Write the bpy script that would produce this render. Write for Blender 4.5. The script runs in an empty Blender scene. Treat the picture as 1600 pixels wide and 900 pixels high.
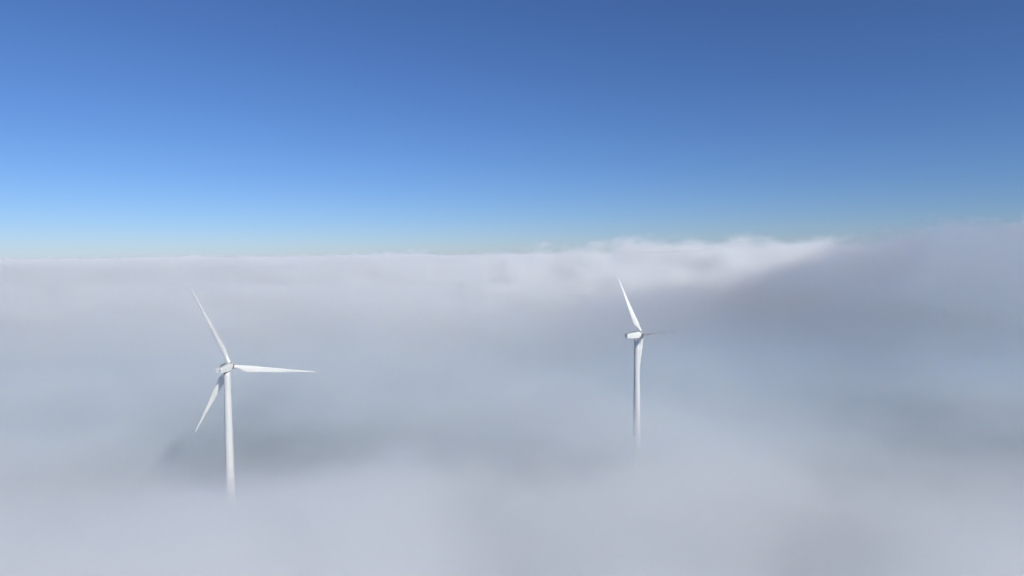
import bpy, bmesh, math, random
from mathutils import Vector, Matrix

random.seed(7)
sc = bpy.context.scene
COL = sc.collection
R = math.radians

# ------------------------------------------------------------------ camera
F_PX, W_PX = 1067.0, 1600.0                 # 24 mm-equivalent drone lens
CAM_Z = 140.8
cam = bpy.data.cameras.new('camera')
cam.sensor_fit = 'HORIZONTAL'
cam.sensor_width = 36.0
cam.lens = 36.0 * F_PX / W_PX
cam.clip_start, cam.clip_end = 1.0, 90000.0
cam_o = bpy.data.objects.new('camera', cam)
COL.objects.link(cam_o)
PITCH = math.atan(51.0 / F_PX)
ROLL = R(-0.5)
cam_o.matrix_world = (Matrix.Translation((0, 0, CAM_Z)) @ Matrix.Rotation(R(90) - PITCH, 4, 'X')
                      @ Matrix.Rotation(ROLL, 4, 'Z'))
sc.camera = cam_o

# ------------------------------------------------------------------ sky and sun
SUN_AZ, SUN_EL = R(140), R(31)              # azimuth clockwise from straight ahead: behind, to the right
world = bpy.data.worlds.new('World')
sc.world = world
world.use_nodes = True
wn, wl = world.node_tree.nodes, world.node_tree.links
sky = wn.new('ShaderNodeTexSky')
sky.sky_type = 'NISHITA'
sky.sun_disc = False
sky.sun_elevation = SUN_EL
sky.sun_rotation = SUN_AZ
sky.altitude = 1000
sky.air_density = 1.0
sky.dust_density = 0.3
sky.ozone_density = 10.0
gam = wn.new('ShaderNodeGamma')
gam.inputs['Gamma'].default_value = 1.06
tc = wn.new('ShaderNodeTexCoord')
dip = wn.new('ShaderNodeVectorMath')            # seen from high up the sky's own horizon lies below eye level
dip.operation = 'ADD'
dip.inputs[1].default_value = (0, 0, 0.003)
wl.new(tc.outputs['Generated'], dip.inputs[0])
nrm = wn.new('ShaderNodeVectorMath')
nrm.operation = 'NORMALIZE'
wl.new(dip.outputs[0], nrm.inputs[0])
wl.new(nrm.outputs[0], sky.inputs['Vector'])
wl.new(sky.outputs[0], gam.inputs['Color'])
wb = wn.new('ShaderNodeVectorMath')             # the camera's white balance, the same all over the sky
wb.operation = 'MULTIPLY'
wb.inputs[1].default_value = (1.085, 0.965, 1.0)
wl.new(gam.outputs[0], wb.inputs[0])
wl.new(wb.outputs[0], wn['Background'].inputs['Color'])
wn['Background'].inputs['Strength'].default_value = 0.085

sun = bpy.data.lights.new('sun', 'SUN')
sun.energy = 3.8
sun.angle = R(0.53)
sun.color = (1.0, 0.975, 0.865)
sun_o = bpy.data.objects.new('sun', sun)
COL.objects.link(sun_o)
to_sun = Vector((math.sin(SUN_AZ) * math.cos(SUN_EL), math.cos(SUN_AZ) * math.cos(SUN_EL), math.sin(SUN_EL)))
sun_o.rotation_euler = to_sun.to_track_quat('Z', 'Y').to_euler()

vs = sc.view_settings
vs.view_transform = 'Standard'
vs.look = 'None'
vs.exposure = 0.0
vs.gamma = 1.0

# ------------------------------------------------------------------ render quality for the fog
cy = sc.cycles
cy.use_adaptive_sampling = True
cy.adaptive_threshold = 0.08
cy.adaptive_min_samples = 12
cy.use_denoising = True
cy.denoiser = 'OPENIMAGEDENOISE'
cy.max_bounces = 12
cy.volume_bounces = 12
cy.diffuse_bounces = 2
cy.glossy_bounces = 2
cy.transparent_max_bounces = 32
cy.volume_step_rate = 1.0
cy.volume_max_steps = 400


# ------------------------------------------------------------------ node expression helper
class E:
    """A scalar socket that can be combined with + - * / into Math nodes."""
    def __init__(self, nt, s):
        self.nt, self.s = nt, s

    def op(self, o, *args, clamp=False):
        n = self.nt.nodes.new('ShaderNodeMath')
        n.operation = o
        n.use_clamp = clamp
        for i, a in enumerate((self,) + args):
            if isinstance(a, E):
                self.nt.links.new(a.s, n.inputs[i])
            else:
                n.inputs[i].default_value = a
        return E(self.nt, n.outputs[0])

    def __add__(self, b): return self.op('ADD', b)
    def __radd__(self, b): return self.op('ADD', b)
    def __sub__(self, b): return self.op('SUBTRACT', b)
    def __rsub__(self, b): return (self * -1.0).op('ADD', b)
    def __mul__(self, b): return self.op('MULTIPLY', b)
    def __rmul__(self, b): return self.op('MULTIPLY', b)
    def __truediv__(self, b): return self.op('DIVIDE', b)
    def clamp(self): return self.op('ADD', 0.0, clamp=True)
    def max(self, b): return self.op('MAXIMUM', b)
    def min(self, b): return self.op('MINIMUM', b)

    def smooth(self, a, b, lo=0.0, hi=1.0):
        n = self.nt.nodes.new('ShaderNodeMapRange')
        n.interpolation_type = 'SMOOTHSTEP'
        self.nt.links.new(self.s, n.inputs['Value'])
        for k, v in zip(('From Min', 'From Max', 'To Min', 'To Max'), (a, b, lo, hi)):
            n.inputs[k].default_value = v
        return E(self.nt, n.outputs['Result'])


def noise(nt, vec, scale, detail=2.0, rough=0.5, dims='3D', offset=(0, 0, 0)):
    m = nt.nodes.new('ShaderNodeVectorMath')
    m.operation = 'MULTIPLY_ADD'
    nt.links.new(vec, m.inputs[0])
    m.inputs[1].default_value = scale if hasattr(scale, '__len__') else (scale,) * 3
    m.inputs[2].default_value = offset
    n = nt.nodes.new('ShaderNodeTexNoise')
    n.noise_dimensions = dims
    n.inputs['Scale'].default_value = 1.0
    n.inputs['Detail'].default_value = detail
    n.inputs['Roughness'].default_value = rough
    nt.links.new(m.outputs[0], n.inputs['Vector'])
    return E(nt, n.outputs['Fac'])


def new_mat(name):
    m = bpy.data.materials.new(name)
    m.use_nodes = True
    m.node_tree.nodes.clear()
    return m, m.node_tree


def surface_mat(name, col_a, col_b, scale, rough=0.45, stretch=(1, 1, 1), fine=0.0, bump=0.0):
    """Principled surface whose colour drifts between two tones (object coordinates)."""
    m, nt = new_mat(name)
    out = nt.nodes.new('ShaderNodeOutputMaterial')
    b = nt.nodes.new('ShaderNodeBsdfPrincipled')
    tc = nt.nodes.new('ShaderNodeTexCoord')
    f = noise(nt, tc.outputs['Object'], tuple(scale * s for s in stretch), 5.0, 0.6)
    f = f.smooth(0.35, 0.72)
    mix = nt.nodes.new('ShaderNodeMix')
    mix.data_type = 'RGBA'
    nt.links.new(f.s, mix.inputs['Factor'])
    mix.inputs[6].default_value = (*col_a, 1)
    mix.inputs[7].default_value = (*col_b, 1)
    nt.links.new(mix.outputs[2], b.inputs['Base Color'])
    r = f * 0.15 + (rough - 0.05)
    nt.links.new(r.s, b.inputs['Roughness'])
    if bump:
        bp = nt.nodes.new('ShaderNodeBump')
        bp.inputs['Strength'].default_value = bump
        nt.links.new(f.s, bp.inputs['Height'])
        nt.links.new(bp.outputs[0], b.inputs['Normal'])
    nt.links.new(b.outputs[0], out.inputs['Surface'])
    return m


M = {
    'tower': surface_mat('tower_paint', (0.63, 0.63, 0.625), (0.57, 0.57, 0.56), 0.25, 0.42, (1, 1, 0.25)),
    'blade': surface_mat('blade_gelcoat', (0.85, 0.84, 0.81), (0.74, 0.72, 0.68), 0.35, 0.40, (1, 1, 0.3)),
    'nacelle': surface_mat('nacelle_shell', (0.72, 0.72, 0.71), (0.64, 0.65, 0.64), 0.6, 0.45),
    'dark': surface_mat('dark_grille', (0.045, 0.05, 0.06), (0.08, 0.085, 0.10), 3.0, 0.55),
    'green': surface_mat('faded_green_print', (0.40, 0.56, 0.30), (0.50, 0.62, 0.40), 1.2, 0.5),
    'emblem': surface_mat('grey_print', (0.48, 0.52, 0.56), (0.56, 0.60, 0.62), 2.0, 0.5),
    'seal': surface_mat('bearing_seal', (0.10, 0.085, 0.08), (0.16, 0.14, 0.13), 2.0, 0.6),
    'concrete': surface_mat('concrete', (0.36, 0.35, 0.33), (0.28, 0.27, 0.25), 0.8, 0.8),
    'steel': surface_mat('galvanised_steel', (0.45, 0.46, 0.47), (0.36, 0.37, 0.38), 2.0, 0.4),
}


# ------------------------------------------------------------------ object helpers
def link(name, bm, mat, parent=None, smooth=True):
    me = bpy.data.meshes.new(name)
    bmesh.ops.recalc_face_normals(bm, faces=bm.faces)
    bm.to_mesh(me)
    bm.free()
    for p in me.polygons:
        p.use_smooth = smooth
    me.materials.append(mat)
    o = bpy.data.objects.new(name, me)
    COL.objects.link(o)
    o.parent = parent
    return o


def loft(bm, rings, close_ends=True):
    vv = [[bm.verts.new(p) for p in r] for r in rings]
    n = len(rings[0])
    for a, b in zip(vv[:-1], vv[1:]):
        for i in range(n):
            j = (i + 1) % n
            bm.faces.new((a[i], a[j], b[j], b[i]))
    if close_ends:
        bm.faces.new(vv[0])
        bm.faces.new(list(reversed(vv[-1])))
    return bm


def circle(r, z, n=48):
    return [(r * math.cos(2 * math.pi * i / n), r * math.sin(2 * math.pi * i / n), z) for i in range(n)]


def box(bm, lo, hi, bevel=0.0):
    r = bmesh.ops.create_cube(bm, size=1.0)
    for v in r['verts']:
        v.co = Vector([(lo[i] + hi[i]) / 2 + v.co[i] * (hi[i] - lo[i]) for i in range(3)])
    if bevel:
        es = list({e for v in r['verts'] for e in v.link_edges})
        bmesh.ops.bevel(bm, geom=es, offset=bevel, segments=2, affect='EDGES')
    return bm


def smooth01(t):
    t = max(0.0, min(1.0, t))
    return t * t * (3 - 2 * t)


# ------------------------------------------------------------------ the land under the fog
TURBINES = (  # hub x, y, z, yaw, blade phase, blade pitch
    (-145.03, 349.28, CAM_Z - 55.78, R(7.63), R(26.48), R(6)),
    (81.44, 426.99, CAM_Z - 50.47, R(70.27), R(39.83), R(84)),
)
HUB_H, OVERHANG, TILT, CONE, RAD = 85.0, 3.8, R(5), R(2), 45.0


def tower_foot(t):
    hx, hy, hz, yaw = t[:4]
    return Vector((hx - OVERHANG * math.sin(yaw), hy - OVERHANG * math.cos(yaw), hz - HUB_H))


def ground_z(x, y):
    """Rolling fields, level around each turbine's foundation."""
    z = 6 * math.sin(x / 340 + 0.6) * math.cos(y / 410) + 3 * math.sin((x + y) / 170)
    z *= 1.0 - smooth01((math.hypot(x, y - 400) - 5000) / 9000)
    z -= 4
    for t in TURBINES:
        p = tower_foot(t)
        w = 1 - smooth01((math.hypot(x - p.x, y - p.y) - 16) / 70)
        z = z * (1 - w) + (p.z - 0.35) * w
    return z


def build_ground():
    xs = sorted({round(s * v) for s in (-1, 1) for v in
                 [i * 20 for i in range(0, 31)] + [620 + (i ** 2) * 40 for i in range(1, 36)]})
    ys = sorted({i * 20 for i in range(-10, 51)} | {1000 + (i ** 2) * 40 for i in range(1, 36)}
                | {-200 - (i ** 2) * 40 for i in range(1, 36)})
    bm = bmesh.new()
    g = [[bm.verts.new((x, y, ground_z(x, y))) for x in xs] for y in ys]
    for j in range(len(ys) - 1):
        for i in range(len(xs) - 1):
            bm.faces.new((g[j][i], g[j][i + 1], g[j + 1][i + 1], g[j + 1][i]))
    m = surface_mat('moorland', (0.115, 0.125, 0.12), (0.155, 0.16, 0.15), 0.012, 0.9)
    o = link('ground', bm, m)
    o['kind'] = 'structure'
    return o


build_ground()


# ------------------------------------------------------------------ wind turbines
def airfoil(chord, thick, blend, n=28):
    """Section in (x, y): leading edge towards -x; blend 0 = circle, 1 = airfoil."""
    pts = []
    for i in range(n):
        a = 2 * math.pi * i / n
        c = (1 - math.cos(a)) / 2                       # 0 leading, 1 trailing
        t = thick / 0.2 * (0.2969 * math.sqrt(max(c, 0)) - 0.126 * c - 0.3516 * c * c + 0.2843 * c ** 3 - 0.1015 * c ** 4)
        y = t if a <= math.pi else -t * 0.75
        ax, ay = (c - 0.30) * chord, y * chord
        r = 0.98
        cx, cyy = -r * math.cos(a), r * math.sin(a)
        pts.append((cx * (1 - blend) + ax * blend, cyy * (1 - blend) + ay * blend))
    return pts


def blade_mesh():
    bm = bmesh.new()
    rings = []
    N = 44
    for k in range(N + 1):
        s = k / N
        r = 1.25 + (RAD - 1.25) * (s ** 1.15)
        f = r / RAD
        blend = smooth01((f - 0.045) / 0.15)
        if f < 0.21:
            chord = 2.0 + (3.55 - 2.0) * smooth01((f - 0.05) / 0.16)
        else:
            g = (f - 0.21) / 0.79
            chord = 3.55 * (1 - g) ** 1.05 * 0.80 + 0.62 * (1 - g) + 0.28 * g
            chord = 3.55 + (chord - 3.42) if g < 0.02 else chord
        if f > 0.985:
            chord *= max(0.12, (1 - f) / 0.015)
        thick = 0.42 - 0.26 * smooth01((f - 0.12) / 0.4)
        tw = R(13) * (1 - smooth01((f - 0.08) / 0.75)) - R(1)
        bend = 0.9 * f * f
        c, s_ = math.cos(-tw), math.sin(-tw)
        rings.append([(x * c - y * s_, x * s_ + y * c + bend, r) for x, y in airfoil(chord, thick, blend)])
    loft(bm, rings)
    return bm


def nacelle_ring(y, w, zlo, zhi, rad, n=6):
    """Rounded-rectangle section at y."""
    pts = []
    for cx, cz, a0 in ((w - rad, zhi - rad, 0), (-w + rad, zhi - rad, 90), (-w + rad, zlo + rad, 180), (w - rad, zlo + rad, 270)):
        for i in range(n):
            a = R(a0 + 90 * i / (n - 1))
            pts.append((cx + rad * math.cos(a), y, cz + rad * math.sin(a)))
    return pts


def make_turbine(t, label):
    hx, hy, hz, yaw, phase, pitch = t
    root = bpy.data.objects.new('wind_turbine', None)
    COL.objects.link(root)
    root.location = tower_foot(t)
    root.rotation_euler = (0, 0, -yaw)
    root['label'] = label
    root['category'] = 'wind turbine'
    root['group'] = 'wind turbines rising out of the fog'
    top = HUB_H - 2.15

    # foundation and tower
    bm = loft(bmesh.new(), [circle(8.0, -1.2), circle(8.0, -0.15), circle(7.85, 0.0)])
    link('foundation', bm, M['concrete'], root, False)
    bm = bmesh.new()
    rings = []
    for i in range(41):
        f = i / 40
        rings.append(circle(2.52 + (1.66 - 2.52) * f, 0.02 + (top - 0.02) * f, 64))
    loft(bm, rings)
    tw = link('tower', bm, M['tower'], root)
    for f in (0.27, 0.62):
        z = top * f
        r0 = 2.52 + (1.66 - 2.52) * f
        bm = loft(bmesh.new(), [circle(r0 - 0.05, z - 0.09, 64), circle(r0 + 0.022, z - 0.09, 64), circle(r0 + 0.022, z + 0.09, 64), circle(r0 - 0.05, z + 0.09, 64)])
        link('flange', bm, M['tower'], tw, False)
    link('door', box(bmesh.new(), (-0.45, -2.62, 1.9), (0.45, -2.40, 4.1), 0.03), M['steel'], tw, False)
    bm = loft(bmesh.new(), [circle(1.60, top - 0.02, 48), circle(1.60, top + 0.28, 48)])
    link('yaw_ring', bm, M['seal'], root, False)

    # nacelle, in hub coordinates: y along the axis, z up from the hub height
    bm = bmesh.new()
    prof = ((-7.60, 1.50, -1.16, 1.36, 0.16), (-7.50, 1.60, -1.28, 1.46, 0.20), (-4.5, 1.68, -1.62, 1.66, 0.24),
            (-1.5, 1.76, -1.90, 1.86, 0.28), (0.6, 1.76, -1.92, 1.92, 0.34), (1.7, 1.66, -1.66, 1.78, 0.70), (2.15, 1.46, -1.42, 1.55, 0.80))
    loft(bm, [nacelle_ring(*p) for p in prof])
    nac = link('nacelle', bm, M['nacelle'], root)
    nac.location = (0, 0, HUB_H + 0.05)
    nac.rotation_euler = (TILT * 0.6, 0, 0)
    md = nac.modifiers.new('edges', 'EDGE_SPLIT')
    md.split_angle = R(35)

    def on_nacelle(name, lo, hi, mat, bev=0.03):
        o = link(name, box(bmesh.new(), lo, hi, bev), mat, nac, False)
        return o
    # two dark roof hatches, a dark rear vent and a small rear door
    o = on_nacelle('roof_hatch', (-1.05, -1.9, 1.78), (-0.15, -0.3, 2.22), M['dark'])
    o = on_nacelle('roof_hatch', (-1.05, -4.0, 1.60), (-0.15, -2.7, 2.02), M['dark'])
    on_nacelle('roof_vent', (0.25, -6.9, 1.40), (1.15, -6.1, 1.76), M['dark'])
    on_nacelle('rear_panel', (-1.30, -7.78, -0.95), (1.30, -7.55, 1.12), M['nacelle'], 0.06)
    on_nacelle('rear_louvre', (0.55, -7.84, -0.55), (1.05, -7.70, 0.45), M['dark'])
    on_nacelle('roof_rail', (1.20, -5.6, 1.76), (1.26, -0.4, 2.02), M['steel'], 0.02)
    # wind vane mast
    bm = bmesh.new()
    box(bm, (-0.03, -6.63, 1.4), (0.03, -6.57, 3.1))
    box(bm, (-0.55, -6.62, 2.6), (0.55, -6.58, 2.66))
    box(bm, (0.50, -6.75, 2.66), (0.53, -6.45, 2.95))
    box(bm, (-0.57, -6.68, 2.66), (-0.43, -6.52, 2.82))
    link('wind_vane', bm, M['steel'], nac, False)
    # faded green stripe and round grey emblem printed on each flank
    for s in (-1, 1):
        bm = bmesh.new()
        outl = ((-4.6, -0.62), (-4.2, -0.25), (0.2, 0.38), (1.2, 0.42), (1.2, -0.10), (-0.6, -0.42))

        def flank_x(y):
            for (y0, w0, *_), (y1, w1, *_) in zip(prof[:-1], prof[1:]):
                if y0 <= y <= y1:
                    return w0 + (w1 - w0) * (y - y0) / (y1 - y0)
            return 1.7
        a = [bm.verts.new((s * (flank_x(y) + 0.012), y, z)) for y, z in outl]
        bm.faces.new((a[0], a[1], a[5]))
        bm.faces.new((a[1], a[2], a[4], a[5]))
        bm.faces.new((a[2], a[3], a[4]))
        link('stripe', bm, M['green'], nac, False)
        bm = bmesh.new()
        ring = []
        for rr in (0.26, 0.44):
            ring.append([bm.verts.new((s * (flank_x(-6.2 + rr * math.cos(b)) + 0.012), -6.2 + rr * math.cos(b), -0.05 + rr * math.sin(b)))
                         for b in [2 * math.pi * i / 24 for i in range(24)]])
        for i in range(24):
            j = (i + 1) % 24
            bm.faces.new((ring[0][i], ring[0][j], ring[1][j], ring[1][i]))
        link('emblem', bm, M['emblem'], nac, False)

    # hub with rounded nose
    axis = Matrix.Rotation(TILT, 4, 'X')
    hub_m = Matrix.Translation((0, OVERHANG, HUB_H)) @ axis
    bm = bmesh.new()
    rings = []
    for y, r in ((-1.55, 1.25), (-1.5, 1.42), (-0.9, 1.60), (0.2, 1.66), (0.9, 1.52), (1.45, 1.18), (1.85, 0.72), (2.05, 0.28), (2.08, 0.03)):
        rings.append([(r * math.cos(2 * math.pi * i / 40), y, r * math.sin(2 * math.pi * i / 40)) for i in range(40)])
    loft(bm, rings)
    hub = link('hub', bm, M['nacelle'], root)
    hub.matrix_local = hub_m

    me = None
    for k in range(3):
        a = phase + k * 2 * math.pi / 3
        mt = hub_m @ Matrix.Rotation(-a, 4, 'Y') @ Matrix.Rotation(-CONE, 4, 'X')
        col = loft(bmesh.new(), [circle(1.09, 1.15, 40), circle(1.09, 1.72, 40)])
        if me is None:
            bl = link('blade', blade_mesh(), M['blade'], root)
            me = bl.data
        else:
            bl = bpy.data.objects.new('blade', me)
            COL.objects.link(bl)
            bl.parent = root
        bl.matrix_local = mt @ Matrix.Rotation(-pitch, 4, 'Z')
        link('root_collar', loft(col, [circle(1.03, 1.80, 40), circle(1.03, 2.02, 40)]), M['seal'], bl, False)
    return root


make_turbine(TURBINES[0], 'larger white wind turbine on the left, one blade pointing right over the fog')
make_turbine(TURBINES[1], 'smaller white wind turbine on the right, seen from its side with a dark nacelle end')


# ------------------------------------------------------------------ the sea of fog
# Humps of the fog top: centre x, y, radius x, y, height in metres
HUMPS = (
    (830, 1080, 560, 480, 78.0),       # high bank on the right
    (1600, 1000, 1150, 560, 80.0),     # the same bank where it climbs on out of view
    (520, 1750, 950, 440, 70.0),       # billows in the middle
    (-185, 385, 130, 90, -8.0),       # hollow behind the left-hand turbine
    (-110, 255, 150, 75, 4.0),         # swell in front of the left-hand turbine
    (60, 420, 160, 110, 12.0),         # swell round the right-hand tower
    (-950, 4200, 800, 600, 20.0),      # far white crests on the horizon
    (-2500, 5000, 700, 600, 18.0),
    (-500, 3300, 380, 320, 14.0),
    (-330, 2050, 330, 200, 16.0),      # low puffs left of the billows
    (-1000, 2150, 420, 200, 10.0),
)
# Places where the fog is thinner: centre x, y, radius x, y, share of the droplets missing
THIN = (
    (1100, 1550, 750, 420, 0.40),
    (430, 1060, 300, 380, 0.25),
    (270, 430, 230, 150, 0.52),
    (-55, 425, 130, 90, 0.22),
    (-175, 395, 120, 75, 0.15),
    (92, 280, 100, 80, 0.55),
    (-1500, 2100, 1600, 900, 0.60),
)
Y_MID, Y_FAR, Y_END = 1200.0, 2300.0, 12000.0


def py_smooth(v, a, b, lo=0.0, hi=1.0):
    return lo + (hi - lo) * smooth01((v - a) / (b - a))


def top_limit(x, y):
    """Highest the fog can reach at x, y (used for the hull that contains it)."""
    t = py_smooth(y, 330, 800, 52, 92) + py_smooth(y, 1200, 2400, 0, 36)
    for cx, cy_, rx, ry, h in HUMPS:
        t += max(h, 0) * (1 - smooth01((math.hypot((x - cx) / rx, (y - cy_) / ry) - 0.3) / 0.7))
    return t + 0.30 * (py_smooth(y, 400, 1000, 12, 46) + py_smooth(y, 2600, 4000, 0, 44)) + 0.26 * py_smooth(y, 650, 1150, 24, 145)


def lobe(nt, P, cx, cy_, rx, ry, amount):
    """A smooth round lobe on the map: amount in its middle, 0 at its rim."""
    m = nt.nodes.new('ShaderNodeVectorMath')
    m.operation = 'MULTIPLY_ADD'
    nt.links.new(P, m.inputs[0])
    m.inputs[1].default_value = (1 / rx, 1 / ry, 0)
    m.inputs[2].default_value = (-cx / rx, -cy_ / ry, 0)
    ln = nt.nodes.new('ShaderNodeVectorMath')
    ln.operation = 'LENGTH'
    nt.links.new(m.outputs[0], ln.inputs[0])
    return E(nt, ln.outputs['Value']).smooth(0.3, 1, amount, 0)


def fog_material(name, step_rate, ya, yb):
    """The droplets between y = ya and y = yb; terms that are constant there are left out."""
    m, nt = new_mat(name)
    out = nt.nodes.new('ShaderNodeOutputMaterial')
    vol = nt.nodes.new('ShaderNodeVolumeScatter')
    geo = nt.nodes.new('ShaderNodeNewGeometry')
    sep = nt.nodes.new('ShaderNodeSeparateXYZ')
    P = geo.outputs['Position']
    nt.links.new(P, sep.inputs[0])
    y, z = E(nt, sep.outputs[1]), E(nt, sep.outputs[2])

    def ramp_y(a, b, lo, hi):
        return lo if yb <= a else hi if ya >= b else y.smooth(a, b, lo, hi)

    def lobes(table):
        return [lobe(nt, P, *row) for row in table if row[1] - row[3] < yb and row[1] + row[3] > ya]

    n_big = noise(nt, P, 1 / 420, 2.0, 0.5, '2D', offset=(3.1, 7.7, 0.4))
    n_det = noise(nt, P, (1 / 100, 1 / 100, 1 / 55), 4.0, 0.62, offset=(11.3, 2.2, 5.0))
    top = ramp_y(1200, 2400, 0.0, 36.0) + (n_big - 0.5) * (ramp_y(400, 1000, 12.0, 46.0) + ramp_y(2600, 4000, 0.0, 44.0))
    top = top + (n_det - 0.5) * ramp_y(650, 1150, 24.0, 145.0)
    top = top + ramp_y(330, 800, 52.0, 92.0)
    for h in lobes(HUMPS):
        top = top + h
    s = ((top - z) * (ramp_y(400, 700, 1 / 38.0, 1 / 48.0) + ramp_y(750, 1000, 0.0, 1 / 24.0 - 1 / 48.0) + ramp_y(1250, 1500, 0.0, 1 / 44.0 - 1 / 24.0) + ramp_y(2300, 2800, 0.0, 1 / 30.0 - 1 / 44.0))).clamp()
    d = s * s * (n_big * 0.5 + 0.75) * (n_det.smooth(0.36, 0.64, 0.25, 1.6) if ya >= Y_MID else n_det.smooth(0.32, 0.66, 0.62, 1.28))
    d = d * (ramp_y(220, 440, 0.064, 0.020) + ramp_y(450, 750, 0.0, -0.009) + ramp_y(1280, 1600, 0.0, 0.0075))
    for h in lobes(THIN):
        d = d * (1.0 - h)
    nt.links.new(d.s, vol.inputs['Density'])
    # coarse droplets scatter white and evenly; the fine, thin haze beyond the turbines
    # and in the bank on the right scatters blue and mostly onwards, away from the sun
    if ya >= Y_FAR:
        vol.inputs['Color'].default_value = (0.90, 0.95, 1.0, 1)
    else:
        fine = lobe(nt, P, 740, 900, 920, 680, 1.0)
        ramp = nt.nodes.new('ShaderNodeMix')
        ramp.data_type = 'RGBA'
        nt.links.new((fine * 0.0 + ramp_y(300, 540, 0.0, 0.85) * ramp_y(800, 1100, 1.0, 0.0)).max(fine * 0.65).s, ramp.inputs['Factor'])
        ramp.inputs[6].default_value = (0.90, 0.95, 1.0, 1)
        ramp.inputs[7].default_value = (0.54, 0.76, 1.0, 1)
        nt.links.new(ramp.outputs[2], vol.inputs['Color'])
        nt.links.new((fine * 0.50).s, vol.inputs['Anisotropy'])
        # absorption added in the right-hand bank: shade put into its colour, darker and bluer
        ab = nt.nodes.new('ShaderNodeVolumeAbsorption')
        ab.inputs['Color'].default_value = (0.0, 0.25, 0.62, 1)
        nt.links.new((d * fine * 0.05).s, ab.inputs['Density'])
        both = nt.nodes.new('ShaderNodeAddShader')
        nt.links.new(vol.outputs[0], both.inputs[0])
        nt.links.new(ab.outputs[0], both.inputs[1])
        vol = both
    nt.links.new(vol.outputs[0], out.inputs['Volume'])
    m.cycles.volume_step_rate = step_rate
    return m


def fog_body(name, ys, half, mat, label):
    """Closed hull: flat below, its top just above the highest the fog can reach."""
    NX = 24
    bm = bmesh.new()
    tops, bots = [], []
    for yy in ys:
        w = half(yy)
        xs = [-w + 2 * w * i / NX for i in range(NX + 1)]
        tops.append([bm.verts.new((x, yy, top_limit(x, yy))) for x in xs])
        bots.append([bm.verts.new((x, yy, -16.0)) for x in xs])
    for j in range(len(ys) - 1):
        for i in range(NX):
            bm.faces.new((tops[j][i], tops[j][i + 1], tops[j + 1][i + 1], tops[j + 1][i]))
            bm.faces.new((bots[j][i], bots[j + 1][i], bots[j + 1][i + 1], bots[j][i + 1]))
        for i in (0, NX):
            bm.faces.new((tops[j][i], tops[j + 1][i], bots[j + 1][i], bots[j][i]))
    for j in (0, len(ys) - 1):
        for i in range(NX):
            bm.faces.new((tops[j][i], bots[j][i], bots[j][i + 1], tops[j][i + 1]))
    o = link(name, bm, mat, None, False)
    o['kind'] = 'stuff'
    o['label'] = label
    o['category'] = 'fog'
    return o


def span(a, b, n):
    return [a + (b - a) * i / n for i in range(n + 1)]


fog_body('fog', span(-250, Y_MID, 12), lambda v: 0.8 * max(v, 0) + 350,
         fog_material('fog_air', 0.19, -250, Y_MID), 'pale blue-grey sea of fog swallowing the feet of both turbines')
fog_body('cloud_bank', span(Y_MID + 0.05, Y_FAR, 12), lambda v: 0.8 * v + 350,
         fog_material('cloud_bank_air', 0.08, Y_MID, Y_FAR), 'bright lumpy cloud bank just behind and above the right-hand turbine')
fog_body('cloud_deck', [Y_FAR + 0.05, 2600, 3000, 3600, 4200, 4800, 6000, 9000, Y_END], lambda v: 0.8 * v + 350,
         fog_material('cloud_deck_air', 0.08, Y_FAR, Y_END), 'flat far cloud deck that meets the blue sky along the left horizon')
